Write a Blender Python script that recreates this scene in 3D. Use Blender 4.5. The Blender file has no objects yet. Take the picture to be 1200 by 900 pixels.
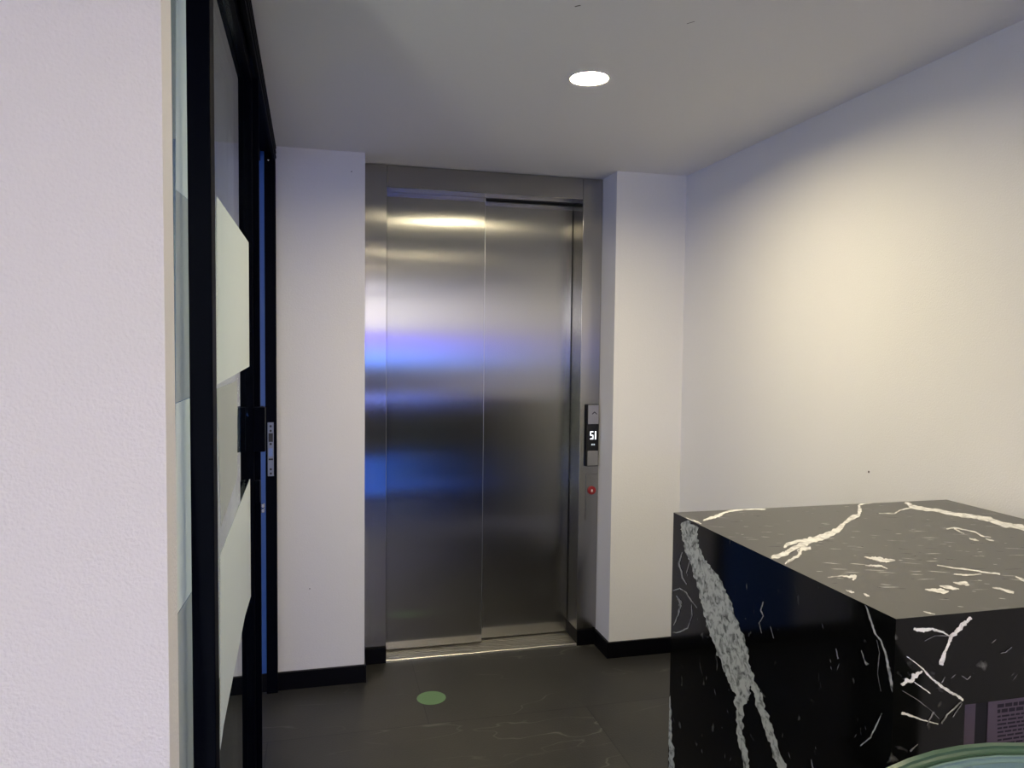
import bpy, bmesh, math, random
from mathutils import Vector, Matrix
random.seed(7)
S = bpy.context.scene
COL = S.collection

# ------------------------------------------------------------------ camera
F_PX, PITCH, ROLL, YAW, CAM_Z = 879.43, 0.0496, 0.0111, 0.2467, 1.4147
r0 = Vector((math.cos(YAW), -math.sin(YAW), 0))
f0 = Vector((math.sin(YAW), math.cos(YAW), 0))
fwd = f0 * math.cos(PITCH) - Vector((0, 0, math.sin(PITCH)))
up0 = f0 * math.sin(PITCH) + Vector((0, 0, math.cos(PITCH)))
right = r0 * math.cos(ROLL) + up0 * math.sin(ROLL)
up = -r0 * math.sin(ROLL) + up0 * math.cos(ROLL)
EYE = Vector((0, 0, CAM_Z))
cam = bpy.data.cameras.new('camera')
cam.sensor_fit = 'HORIZONTAL'
cam.sensor_width = 36
cam.lens = F_PX / 1200 * 36
cam.clip_start = 0.02
co = bpy.data.objects.new('camera', cam)
COL.objects.link(co)
co.matrix_world = Matrix(((right.x, up.x, -fwd.x, 0), (right.y, up.y, -fwd.y, 0), (right.z, up.z, -fwd.z, CAM_Z), (0, 0, 0, 1)))
S.camera = co

# ------------------------------------------------------------------ colour management, world, light strengths
S.view_settings.view_transform = 'Standard'
S.view_settings.look = 'None'
S.view_settings.gamma = 1
S.view_settings.use_curve_mapping = False
S.view_settings.exposure = 0.43
W = bpy.data.worlds.new('world')
S.world = W
W.use_nodes = True
W.node_tree.nodes['Background'].inputs[0].default_value = (0.5, 0.5, 0.6, 1)
W.node_tree.nodes['Background'].inputs[1].default_value = 0.0
S.cycles.max_bounces = 12
S.cycles.diffuse_bounces = 6
S.cycles.glossy_bounces = 6
S.cycles.transparent_max_bounces = 16
S.cycles.sample_clamp_indirect = 6

WARM = (1.0, 0.865, 0.58)
COOL = (1.0, 0.96, 0.99)
FILL_BACK = (1.0, 0.96, 0.99)
REAR_FILL = 2.2      # added glowing panel on the rear wall, ambient fill
ROOM_LEFT = 4.0 
FILM_FILL = 21.0         # added warm fill behind the near wall end, brightens the frosted strip
#      # ceiling panel of the room beyond the glass
LAMP_HALL = 640       # the downlight in view
LAMP_BACK = 250        # the same downlights further back in the room
PANEL_LIGHT = 30.0     # square ceiling panels far behind
SCREEN_LIGHT = 8.0
DUSK_WINDOW = 2.0


def ray(u, v):
    return right * ((u - 600) / F_PX) + up * (-(v - 450) / F_PX) + fwd


def hit(u, v, axis, val):
    d = ray(u, v)
    return EYE + d * ((val - EYE[axis]) / d[axis])


def hitp(u, v, p, n):
    d = ray(u, v)
    return EYE + d * ((p - EYE).dot(n) / d.dot(n))


# ------------------------------------------------------------------ materials
def new_mat(name):
    m = bpy.data.materials.new(name)
    m.use_nodes = True
    nt = m.node_tree
    b = nt.nodes['Principled BSDF']
    return m, nt, b


def N(nt, t, **kw):
    n = nt.nodes.new(t)
    for k, v in kw.items():
        setattr(n, k, v)
    return n


def simple(name, col, rough=0.5, metal=0.0, bump=0.0, scale=200, var=0.0, spec=0.5):
    m, nt, b = new_mat(name)
    b.inputs['Base Color'].default_value = (*col, 1)
    b.inputs['Roughness'].default_value = rough
    b.inputs['Metallic'].default_value = metal
    b.inputs['Specular IOR Level'].default_value = spec
    tc = N(nt, 'ShaderNodeTexCoord')
    nz = N(nt, 'ShaderNodeTexNoise')
    nz.inputs['Scale'].default_value = scale
    nz.inputs['Detail'].default_value = 4
    nt.links.new(tc.outputs['Object'], nz.inputs['Vector'])
    if var:
        mx = N(nt, 'ShaderNodeMix', data_type='RGBA')
        mx.inputs[6].default_value = (*[c * (1 - var) for c in col], 1)
        mx.inputs[7].default_value = (*[min(1, c * (1 + var)) for c in col], 1)
        nt.links.new(nz.outputs['Fac'], mx.inputs[0])
        nt.links.new(mx.outputs[2], b.inputs['Base Color'])
    if bump:
        bp = N(nt, 'ShaderNodeBump')
        bp.inputs['Strength'].default_value = bump
        bp.inputs['Distance'].default_value = 0.002
        nt.links.new(nz.outputs['Fac'], bp.inputs['Height'])
        nt.links.new(bp.outputs['Normal'], b.inputs['Normal'])
    return m


def emis(name, col, strength):
    m, nt, b = new_mat(name)
    b.inputs['Base Color'].default_value = (*[min(1, c) for c in col], 1)
    b.inputs['Emission Color'].default_value = (*col, 1)
    b.inputs['Emission Strength'].default_value = strength
    return m


def brushed(name, col, rough, aniso, rot=0.0):
    m, nt, b = new_mat(name)
    b.inputs['Base Color'].default_value = (*col, 1)
    b.inputs['Metallic'].default_value = 1
    b.inputs['Anisotropic'].default_value = aniso
    b.inputs['Anisotropic Rotation'].default_value = rot
    tg = N(nt, 'ShaderNodeTangent', direction_type='RADIAL', axis='Z')
    nt.links.new(tg.outputs[0], b.inputs['Tangent'])
    tc = N(nt, 'ShaderNodeTexCoord')
    mp = N(nt, 'ShaderNodeMapping')
    mp.inputs['Scale'].default_value = (900, 900, 6)
    nz = N(nt, 'ShaderNodeTexNoise')
    nz.inputs['Scale'].default_value = 1
    nz.inputs['Detail'].default_value = 3
    nt.links.new(tc.outputs['Object'], mp.inputs[0])
    nt.links.new(mp.outputs[0], nz.inputs['Vector'])
    mr = N(nt, 'ShaderNodeMapRange')
    mr.inputs[3].default_value = rough
    mr.inputs[4].default_value = rough
    nt.links.new(nz.outputs['Fac'], mr.inputs[0])
    nt.links.new(mr.outputs[0], b.inputs['Roughness'])
    mx = N(nt, 'ShaderNodeMix', data_type='RGBA')
    mx.inputs[6].default_value = (*[c * 0.98 for c in col], 1)
    mx.inputs[7].default_value = (*[min(1, c * 1.02) for c in col], 1)
    nt.links.new(nz.outputs['Fac'], mx.inputs[0])
    nt.links.new(mx.outputs[2], b.inputs['Base Color'])
    return m


def glass_mat(name, tint):
    m, nt, b = new_mat(name)
    nt.nodes.remove(b)
    out = nt.nodes['Material Output']
    fr = N(nt, 'ShaderNodeFresnel')
    ge = N(nt, 'ShaderNodeNewGeometry')     # the same reflectance on both faces of a thin pane
    mr = N(nt, 'ShaderNodeMapRange')
    mr.inputs[3].default_value = 1.5
    mr.inputs[4].default_value = 1 / 1.5
    nt.links.new(ge.outputs['Backfacing'], mr.inputs[0])
    nt.links.new(mr.outputs[0], fr.inputs[0])
    tr = N(nt, 'ShaderNodeBsdfTransparent')
    tr.inputs[0].default_value = (*tint, 1)
    gl = N(nt, 'ShaderNodeBsdfGlossy')
    gl.inputs['Roughness'].default_value = 0.01
    gl.inputs[0].default_value = (0.95, 0.97, 0.95, 1)
    mx = N(nt, 'ShaderNodeMixShader')
    nt.links.new(fr.outputs[0], mx.inputs[0])
    nt.links.new(tr.outputs[0], mx.inputs[1])
    nt.links.new(gl.outputs[0], mx.inputs[2])
    nt.links.new(mx.outputs[0], out.inputs[0])
    return m


def film_mat(name, col, opacity):
    m, nt, b = new_mat(name)
    nt.nodes.remove(b)
    out = nt.nodes['Material Output']
    tc = N(nt, 'ShaderNodeTexCoord')
    nz = N(nt, 'ShaderNodeTexNoise')
    nz.inputs['Scale'].default_value = 300
    nt.links.new(tc.outputs['Object'], nz.inputs['Vector'])
    tr = N(nt, 'ShaderNodeBsdfTransparent')
    tl = N(nt, 'ShaderNodeBsdfTranslucent')
    tl.inputs[0].default_value = (*col, 1)
    df = N(nt, 'ShaderNodeBsdfDiffuse')
    mc = N(nt, 'ShaderNodeMix', data_type='RGBA')
    mc.inputs[6].default_value = (*[c * 0.96 for c in col], 1)
    mc.inputs[7].default_value = (*col, 1)
    nt.links.new(nz.outputs['Fac'], mc.inputs[0])
    nt.links.new(mc.outputs[2], df.inputs[0])
    a = N(nt, 'ShaderNodeMixShader')
    a.inputs[0].default_value = 0.5
    nt.links.new(df.outputs[0], a.inputs[1])
    nt.links.new(tl.outputs[0], a.inputs[2])
    c = N(nt, 'ShaderNodeMixShader')
    c.inputs[0].default_value = opacity
    nt.links.new(tr.outputs[0], c.inputs[1])
    nt.links.new(a.outputs[0], c.inputs[2])
    nt.links.new(c.outputs[0], out.inputs[0])
    return m


def floor_mat():
    m, nt, b = new_mat('slate_tile')
    L = nt.links
    tc = N(nt, 'ShaderNodeTexCoord')
    sep = N(nt, 'ShaderNodeSeparateXYZ')
    L.new(tc.outputs['Object'], sep.inputs[0])

    def math_(op, a, c=None, clamp=False):
        n = N(nt, 'ShaderNodeMath', operation=op)
        n.use_clamp = clamp
        for i, x in enumerate((a, c)):
            if x is None:
                continue
            if isinstance(x, (int, float)):
                n.inputs[i].default_value = x
            else:
                L.new(x, n.inputs[i])
        return n.outputs[0]
    TW, TH, GX, GY = 1.2, 0.6, 0.382, 2.733
    yy = math_('DIVIDE', math_('SUBTRACT', sep.outputs[1], GY), TH)
    row = math_('FLOOR', yy)
    fy = math_('FRACT', yy)
    odd = math_('FRACT', math_('MULTIPLY', math_('ADD', row, 100), 0.5))   # 0 or 0.5
    xx = math_('SUBTRACT', math_('DIVIDE', math_('SUBTRACT', sep.outputs[0], GX), TW), math_('MULTIPLY', odd, 1.04))
    fx = math_('FRACT', xx)
    colid = math_('FLOOR', xx)
    dx = math_('MULTIPLY', math_('MINIMUM', fx, math_('SUBTRACT', 1.0, fx)), TW)
    dy = math_('MULTIPLY', math_('MINIMUM', fy, math_('SUBTRACT', 1.0, fy)), TH)
    d = math_('MINIMUM', dx, dy)
    grout = math_('LESS_THAN', d, 0.0019)
    comb = N(nt, 'ShaderNodeCombineXYZ')
    L.new(colid, comb.inputs[0]); L.new(row, comb.inputs[1])
    wn = N(nt, 'ShaderNodeTexWhiteNoise', noise_dimensions='3D')
    L.new(comb.outputs[0], wn.inputs['Vector'])
    addv = N(nt, 'ShaderNodeVectorMath', operation='MULTIPLY_ADD')
    L.new(wn.outputs['Color'], addv.inputs[0])
    addv.inputs[1].default_value = (7, 9, 3)
    L.new(tc.outputs['Object'], addv.inputs[2])
    # cloudy base
    n1 = N(nt, 'ShaderNodeTexNoise'); n1.inputs['Scale'].default_value = 3; n1.inputs['Detail'].default_value = 8
    L.new(addv.outputs[0], n1.inputs['Vector'])
    n2 = N(nt, 'ShaderNodeTexNoise'); n2.inputs['Scale'].default_value = 160; n2.inputs['Detail'].default_value = 4
    L.new(tc.outputs['Object'], n2.inputs['Vector'])
    # veins: thin level set of stretched noise
    mp = N(nt, 'ShaderNodeMapping'); mp.inputs['Rotation'].default_value = (0, 0, 0.45); mp.inputs['Scale'].default_value = (0.7, 2.2, 1)
    L.new(addv.outputs[0], mp.inputs[0])
    n3 = N(nt, 'ShaderNodeTexNoise'); n3.inputs['Scale'].default_value = 2.0; n3.inputs['Detail'].default_value = 3; n3.inputs['Distortion'].default_value = 0.1
    L.new(mp.outputs[0], n3.inputs['Vector'])
    v = math_('ABSOLUTE', math_('SUBTRACT', n3.outputs['Fac'], 0.5))
    vein = math_('SUBTRACT', 1.0, math_('DIVIDE', v, 0.006), True)
    vmask = math_('MULTIPLY', math_('SUBTRACT', n1.outputs['Fac'], 0.47), 5.0, True)
    vein = math_('MULTIPLY', vein, vmask)
    cr = N(nt, 'ShaderNodeValToRGB')
    cr.color_ramp.elements[0].position = 0.3; cr.color_ramp.elements[0].color = (0.020, 0.020, 0.0185, 1)
    cr.color_ramp.elements[1].position = 0.75; cr.color_ramp.elements[1].color = (0.043, 0.041, 0.036, 1)
    mixn = math_('ADD', math_('MULTIPLY', n1.outputs['Fac'], 0.75), math_('MULTIPLY', n2.outputs['Fac'], 0.25))
    L.new(mixn, cr.inputs[0])
    m1 = N(nt, 'ShaderNodeMix', data_type='RGBA')
    L.new(math_('MULTIPLY', vein, 0.85), m1.inputs[0]); L.new(cr.outputs[0], m1.inputs[6]); m1.inputs[7].default_value = (0.15, 0.145, 0.13, 1)
    m2 = N(nt, 'ShaderNodeMix', data_type='RGBA')
    L.new(grout, m2.inputs[0]); L.new(m1.outputs[2], m2.inputs[6]); m2.inputs[7].default_value = (0.009, 0.009, 0.0085, 1)
    L.new(m2.outputs[2], b.inputs['Base Color'])
    b.inputs['Roughness'].default_value = 0.42
    bp = N(nt, 'ShaderNodeBump'); bp.inputs['Strength'].default_value = 0.25; bp.inputs['Distance'].default_value = 0.002
    L.new(n2.outputs['Fac'], bp.inputs['Height']); L.new(bp.outputs[0], b.inputs['Normal'])
    return m


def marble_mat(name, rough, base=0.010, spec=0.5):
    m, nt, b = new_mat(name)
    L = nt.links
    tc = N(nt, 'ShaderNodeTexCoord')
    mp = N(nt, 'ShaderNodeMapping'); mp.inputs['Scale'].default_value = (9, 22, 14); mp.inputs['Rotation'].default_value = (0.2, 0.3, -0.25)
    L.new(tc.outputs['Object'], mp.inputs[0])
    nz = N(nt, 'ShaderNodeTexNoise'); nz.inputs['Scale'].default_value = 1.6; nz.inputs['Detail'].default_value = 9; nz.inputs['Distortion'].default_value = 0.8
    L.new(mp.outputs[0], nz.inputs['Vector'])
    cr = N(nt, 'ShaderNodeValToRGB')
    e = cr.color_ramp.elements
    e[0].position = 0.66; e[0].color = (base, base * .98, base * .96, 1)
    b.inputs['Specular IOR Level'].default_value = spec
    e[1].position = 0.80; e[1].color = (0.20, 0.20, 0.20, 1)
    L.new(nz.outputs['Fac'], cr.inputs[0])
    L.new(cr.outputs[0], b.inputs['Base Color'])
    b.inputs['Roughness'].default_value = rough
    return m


def vein_mat(name, lo, hi, scale):
    m, nt, b = new_mat(name)
    tc = N(nt, 'ShaderNodeTexCoord')
    nz = N(nt, 'ShaderNodeTexNoise'); nz.inputs['Scale'].default_value = scale; nz.inputs['Detail'].default_value = 8; nz.inputs['Distortion'].default_value = 0.7
    nt.links.new(tc.outputs['Object'], nz.inputs['Vector'])
    cr = N(nt, 'ShaderNodeValToRGB')
    cr.color_ramp.elements[0].position = 0.32; cr.color_ramp.elements[0].color = (*lo, 1)
    cr.color_ramp.elements[1].position = 0.55; cr.color_ramp.elements[1].color = (*hi, 1)
    nt.links.new(nz.outputs['Fac'], cr.inputs[0])
    nt.links.new(cr.outputs[0], b.inputs['Base Color'])
    b.inputs['Roughness'].default_value = 0.2
    return m


M = {}
M['wall'] = simple('white_plaster', (0.78, 0.77, 0.765), 0.7, bump=0.35, scale=220, var=0.02)
M['wall_left'] = simple('white_plaster_orange_peel', (0.76, 0.745, 0.755), 0.6, bump=0.6, scale=260, var=0.02)
M['ceiling'] = simple('ceiling_paint', (0.80, 0.79, 0.79), 0.8, bump=0.12, scale=150, var=0.015)
M['touchup'] = simple('touch_up_paint', (0.775, 0.765, 0.765), 0.7)
M['nick'] = simple('dark_nick', (0.12, 0.11, 0.11), 0.8)
M['floor'] = floor_mat()
M['base'] = simple('black_skirting', (0.0015, 0.0015, 0.003), 0.4, spec=.15)
M['steel'] = brushed('brushed_steel', (0.35, 0.345, 0.33), 0.185, 1.0, 0)
M['steel_frame'] = brushed('brushed_steel_frame', (0.38, 0.37, 0.355), 0.17, 1.0, 0)
M['alu'] = brushed('sill_aluminium', (0.72, 0.70, 0.66), 0.35, 0.3)
M['dark_gap'] = simple('dark_gap', (0.01, 0.01, 0.012), 0.6)
M['black_metal'] = simple('black_powder_coat', (0.0015, 0.002, 0.005), 0.45, bump=0.1, scale=500, spec=.02)
M['glass'] = glass_mat('clear_glass', (0.90, 0.95, 0.92))
M['film'] = film_mat('frosted_film', (0.88, 0.90, 0.84), 0.9)
M['film_dim'] = film_mat('frosted_film_thin', (0.60, 0.60, 0.55), 0.75)
M['chrome'] = simple('chrome', (0.75, 0.75, 0.78), 0.18, 1.0)
M['strike'] = simple('satin_steel', (0.16, 0.18, 0.25), 0.45, .3)
M['tongue'] = simple('blued_steel', (0.14, 0.20, 0.42), 0.4, .3)
M['screen'] = simple('black_glass', (0.004, 0.004, 0.006), 0.06)
M['led_white'] = emis('display_digits', (0.9, 0.95, 1.0), 1.3)
M['led_dim'] = emis('display_small', (0.8, 0.9, 1.0), .35)
M['red'] = simple('red_button', (0.26, 0.010, 0.014), 0.35)
M['key'] = brushed('key_steel', (0.50, 0.49, 0.46), 0.35, 0.4)
M['marble_top'] = marble_mat('black_marble_honed_sheen', 0.34, 0.05, 0.8)  # base greyed: sheen of the reflected walls put into the colour
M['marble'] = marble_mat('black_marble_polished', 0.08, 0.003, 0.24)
M['vein'] = vein_mat('white_vein', (0.55, 0.54, 0.53), (0.93, 0.92, 0.90), 60)
M['vein_grey'] = vein_mat('grey_vein', (0.10, 0.105, 0.10), (0.50, 0.51, 0.49), 70)
M['vein_dim'] = vein_mat('dim_vein', (0.10, 0.10, 0.11), (0.26, 0.26, 0.28), 50)
M['sticker'] = simple('green_vinyl', (0.13, 0.24, 0.11), 0.5, var=0.08, scale=60)
M['paper'] = simple('paper_purple_shade', (0.18, 0.135, 0.16), 0.6)  # recess shade and purplish light are put into the sheet colour
M['ink'] = simple('black_ink', (0.03, 0.02, 0.03), 0.6)
M['recess'] = simple('recess_black', (0.012, 0.010, 0.013), 0.5)
M['stool_shell'] = simple('green_plastic', (0.055, 0.105, 0.07), 0.3)
M['stool_pad'] = simple('teal_fabric', (0.13, 0.21, 0.21), 0.8, bump=0.5, scale=900, var=0.06)
M['trim_white'] = simple('white_trim', (0.8, 0.79, 0.76), 0.4)
M['reflector'] = simple('lamp_reflector', (0.85, 0.80, 0.66), 0.35)
M['lamp_hall'] = emis('lamp_hall', WARM, LAMP_HALL)
M['lamp_back'] = emis('lamp_back', WARM, LAMP_BACK)
M['panel_light'] = emis('ceiling_panel_light', COOL, PANEL_LIGHT)
M['dusk'] = emis('blue_dusk_window', (0.12, 0.25, 1.0), DUSK_WINDOW)
M['strip'] = emis('blue_led_strip', (0.16, 0.25, 1.0), 16.0)
M['strip_low'] = emis('blue_led_panel', (0.02, 0.16, 1.0), 1.6)


# ------------------------------------------------------------------ mesh helpers
def bm_box(bm, x0, x1, y0, y1, z0, z1, bevel=0.0, mi=0):
    g = bmesh.ops.create_cube(bm, size=1)
    vs = g['verts']
    bmesh.ops.scale(bm, vec=(abs(x1 - x0), abs(y1 - y0), abs(z1 - z0)), verts=vs)
    bmesh.ops.translate(bm, vec=((x0 + x1) / 2, (y0 + y1) / 2, (z0 + z1) / 2), verts=vs)
    fs = {f for v in vs for f in v.link_faces}
    for f in fs:
        f.material_index = mi
    if bevel:
        es = list({e for v in vs for e in v.link_edges})
        r = bmesh.ops.bevel(bm, geom=es, offset=bevel, segments=2, affect='EDGES', profile=0.5)
        for f in r['faces']:
            f.material_index = mi
    return vs


def bm_prism(bm, pts, axis, a0, a1, mi=0):
    """closed polygon pts (two coords) swept along axis from a0 to a1"""
    def mk(p, a):
        c = list(p)
        c.insert(axis, a)
        return bm.verts.new(c)
    A = [mk(p, a0) for p in pts]
    B = [mk(p, a1) for p in pts]
    n = len(pts)
    fs = [bm.faces.new(A[::-1]), bm.faces.new(B)]
    for i in range(n):
        fs.append(bm.faces.new((A[i], A[(i + 1) % n], B[(i + 1) % n], B[i])))
    for f in fs:
        f.material_index = mi
    bmesh.ops.recalc_face_normals(bm, faces=fs)


def bm_lathe(bm, prof, centre, seg=48, mi=0, axis='Z'):
    rings = []
    for r, h in prof:
        ring = []
        for k in range(seg):
            a = 2 * math.pi * k / seg
            if axis == 'Z':
                p = (centre[0] + r * math.cos(a), centre[1] + r * math.sin(a), centre[2] + h)
            else:
                p = (centre[0] + r * math.cos(a), centre[1] + h, centre[2] + r * math.sin(a))
            ring.append(bm.verts.new(p))
        rings.append(ring)
    fs = []
    for a, b in zip(rings, rings[1:]):
        for k in range(seg):
            fs.append(bm.faces.new((a[k], a[(k + 1) % seg], b[(k + 1) % seg], b[k])))
    for f in fs:
        f.material_index = mi
    return rings, fs


def bm_disc(bm, prof, centre, seg=48, mi=0, axis='Z'):
    rings, fs = bm_lathe(bm, prof, centre, seg, mi, axis)
    for r in (rings[0], rings[-1]):
        f = bm.faces.new(r)
        f.material_index = mi
        fs.append(f)
    bmesh.ops.recalc_face_normals(bm, faces=fs)


def bm_tube(bm, p0, p1, r, seg=16, mi=0):
    p0, p1 = Vector(p0), Vector(p1)
    d = (p1 - p0).normalized()
    a = d.orthogonal().normalized()
    b = d.cross(a)
    A = [bm.verts.new(p0 + (a * math.cos(t) + b * math.sin(t)) * r) for t in [2 * math.pi * k / seg for k in range(seg)]]
    B = [bm.verts.new(v.co + (p1 - p0)) for v in A]
    fs = [bm.faces.new(A[::-1]), bm.faces.new(B)]
    for k in range(seg):
        fs.append(bm.faces.new((A[k], A[(k + 1) % seg], B[(k + 1) % seg], B[k])))
    for f in fs:
        f.material_index = mi
    bmesh.ops.recalc_face_normals(bm, faces=fs)


def obj(name, bm, mats, parent=None, smooth=False):
    me = bpy.data.meshes.new(name)
    bm.normal_update()
    if smooth:
        for f in bm.faces:
            f.smooth = True
    bm.to_mesh(me)
    bm.free()
    for m in (mats if isinstance(mats, (list, tuple)) else [mats]):
        me.materials.append(m)
    if smooth:
        try:
            me.set_sharp_from_angle(angle=math.radians(40))
        except Exception:
            pass
    o = bpy.data.objects.new(name, me)
    COL.objects.link(o)
    if parent:
        o.parent = parent
    return o


def box(name, x0, x1, y0, y1, z0, z1, mat, parent=None, bevel=0.0):
    bm = bmesh.new()
    bm_box(bm, x0, x1, y0, y1, z0, z1, bevel)
    return obj(name, bm, mat, parent)


def tag(o, label, cat, group=None):
    o['label'] = label
    o['category'] = cat
    if group:
        o['group'] = group
    return o


def thing(name, label, cat, loc=(0, 0, 0), rz=0.0, group=None):
    o = bpy.data.objects.new(name, None)
    COL.objects.link(o)
    o.location = loc
    o.rotation_euler = (0, 0, rz)
    o.empty_display_size = 0.1
    return tag(o, label, cat, group)


def struct(o):
    o['kind'] = 'structure'
    return o


def loc_of(bm, base):
    """shift a bmesh written in world coordinates so that base becomes its origin"""
    bmesh.ops.translate(bm, vec=-Vector(base), verts=bm.verts)
    return bm


# ------------------------------------------------------------------ measured room (metres, camera above the origin)
ZC = 2.197
XR = 1.600
YP = 3.152         # face of the two wall piers beside the elevator
YE = 3.3205        # face of the elevator frame
EX0, EX1 = 0.1664, 1.2633
OX0, OX1 = 0.2697, 1.1652
ZH = 2.098
ZB = 0.0735
YB = -4.5          # rear wall of the room behind the camera
XL = -3.0

# floor
bm = bmesh.new(); bm_box(bm, XL - .1, XR + .1, YB - .1, 3.9, -0.1, 0)
struct(obj('floor', bm, M['floor']))

# downlight positions: the first is the one in the photograph, the others are seen in the steel doors
DL = [(0.752, 2.105), (0.735, 0.27), (0.50, -1.08), (-0.75, -0.6), (0.60, -2.4), (-1.2, -2.4)]
# ceiling with a round hole at each downlight
bm = bmesh.new(); bm_box(bm, XL - .1, XR + .1, YB - .1, 3.9, ZC, ZC + 0.12)
ceil = obj('ceiling', bm, [M['ceiling'], M['nick']])
bmc = bmesh.new()
for x, y in DL:
    bm_disc(bmc, [(0.0555, -0.05), (0.0555, 0.06)], (x, y, ZC), 48)
cut = obj('cutter', bmc, M['ceiling'])
md = ceil.modifiers.new('b', 'BOOLEAN'); md.operation = 'DIFFERENCE'; md.object = cut; md.solver = 'EXACT'
dg = bpy.context.evaluated_depsgraph_get()
newme = bpy.data.meshes.new_from_object(ceil.evaluated_get(dg))
ceil.modifiers.clear()
bm = bmesh.new(); bm.from_mesh(newme)
for (u0, v0, u1, v1, w) in ((674, 8, 680, 6, .0016), (805, 28, 814, 25, .0009)):   # small nicks in the paint
    a, b = hit(u0, v0, 2, ZC - .0003), hit(u1, v1, 2, ZC - .0003)
    n = (b - a).normalized().cross(Vector((0, 0, 1))) * w * 2
    f = bm.faces.new([bm.verts.new(p) for p in (a - n * .3, b - n, b + n * .4, a + n)])
    f.material_index = 1
bm.to_mesh(newme); bm.free()
ceil.data = newme
bpy.data.objects.remove(cut, do_unlink=True)
struct(ceil)

# right wall
bm = bmesh.new(); bm_box(bm, XR, XR + .1, YB - .1, 3.9, 0, ZC)
p = hit(1018, 553, 0, XR - .0004)
bm_box(bm, XR - .0006, XR, p.y - .003, p.y + .003, p.z - .003, p.z + .003, 0, 1)
struct(obj('wall_right', bm, [M['wall'], M['nick']]))
# far wall: two piers with the elevator recess between them
bm = bmesh.new()
bm_box(bm, XL, EX0, YP, YP + .32, 0, ZC)
for (u, v, su, sv) in ((411, 405, 9, 12), (420, 664, 5, 10), (334, 640, 5, 5), (420, 462, 4, 5)):   # touched-up paint
    pts = []
    for k in range(14):
        a = 2 * math.pi * k / 14
        rr = random.uniform(.5, 1.1)
        pts.append(hit(min(u + su * rr * math.cos(a), 425), v + sv * rr * math.sin(a), 1, YP - .0004))
    f = bm.faces.new([bm.verts.new(q) for q in pts]); f.material_index = 1
for (u, v) in ((412, 201), (363, 690)):
    q = hit(u, v, 1, YP - .0004)
    bm_box(bm, q.x - .002, q.x + .002, q.y, q.y + .0004, q.z - .002, q.z + .002, 0, 2)
struct(obj('wall_elevator_left', bm, [M['wall'], M['touchup'], M['nick']]))
bm = bmesh.new(); bm_box(bm, EX1, XR, YP, YP + .32, 0, ZC)
struct(obj('wall_elevator_right', bm, M['wall']))
bm = bmesh.new(); bm_box(bm, EX0, EX1, 3.60, 3.72, 0, ZC)
struct(obj('wall_shaft', bm, M['dark_gap']))
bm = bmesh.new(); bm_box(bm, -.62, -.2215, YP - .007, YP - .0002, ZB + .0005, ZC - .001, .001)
struct(obj('trim_blue_glow', bm, simple('blue_glow_board', (.04, .13, .42), .45)))  # added board: the blue glow in the door gap is put into its colour
# near left wall end beside the camera
bm = bmesh.new(); bm_box(bm, XL, -.161, .853, .906, 0, ZC)
struct(obj('wall_left', bm, M['wall_left']))
# the rest of the room behind the camera and of the room beyond the glass
bm = bmesh.new(); bm_box(bm, XL, XR, YB - .1, YB, 0, ZC)
struct(obj('wall_rear', bm, M['wall']))
bm = bmesh.new(); bm_box(bm, XL - .1, XL, YB, YP, 0, ZC)
struct(obj('wall_outer', bm, M['wall']))

# skirting boards
bm = bmesh.new(); bm_box(bm, XL, EX0, YP - .014, YP - .0002, 0, ZB, .0015)
bm_box(bm, EX0 + .0002, EX0 + .006, YP - .014, YE - .012, 0, ZB)
struct(obj('baseboard_left', bm, M['base']))
bm = bmesh.new(); bm_box(bm, EX1 - .012, XR, YP - .012, YP - .0002, 0, ZB, .0015)
bm_box(bm, EX1 - .012, EX1 - .0002, YP - .011, YE - .010, 0, ZB, .001)
struct(obj('baseboard_right', bm, M['base']))
bm = bmesh.new(); bm_box(bm, XR - .012, XR - .0002, 1.63, YP - .013, 0, ZB, .0015)
struct(obj('baseboard_side', bm, M['base']))

# ------------------------------------------------------------------ elevator
el = thing('elevator', 'brushed stainless steel elevator entrance with two closed sliding doors between white piers', 'elevator', (0.717, YE, 0))
B = Vector((0.717, YE, 0))


def ebox(name, x0, x1, y0, y1, z0, z1, mat, bevel=0.0, parent=el):
    bm = bmesh.new()
    bm_box(bm, x0, x1, y0, y1, z0, z1, bevel)
    loc_of(bm, B)
    return obj(name, bm, mat, parent)


ebox('door_frame_jamb', EX0 + .001, OX0 - .0004, YE, YE + .20, ZB, ZC - .002, M['steel_frame'], .0022)
ebox('door_frame_jamb', OX1 + .0004, EX1 - .001, YE, YE + .20, ZB, ZC - .002, M['steel_frame'], .0022)
ebox('header', OX0, OX1, YE, YE + .095, ZH, ZC - .002, M['steel_frame'], .0022)
ebox('header_track', OX0, OX1, YE + .0952, YE + .20, ZH + .004, ZH + .03, M['dark_gap'])
ebox('base_plate', EX0 + .007, OX0 - .0004, YE - .008, YE + .20, 0, ZB - .001, M['base'], .001)
ebox('base_plate', OX1 + .0004, EX1 - .001, YE - .008, YE + .20, 0, ZB - .001, M['base'], .001)
XM = hit(568.5, 300, 1, YE + .10).x
d1 = ebox('door_panel', OX0 + .0015, XM, YE + .100, YE + .132, .016, ZH + .003, M['steel'], .0015)
d2 = ebox('door_panel', XM - .03, OX1 - .002, YE + .142, YE + .174, .016, ZH + .003, M['steel'], .0015)
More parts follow.
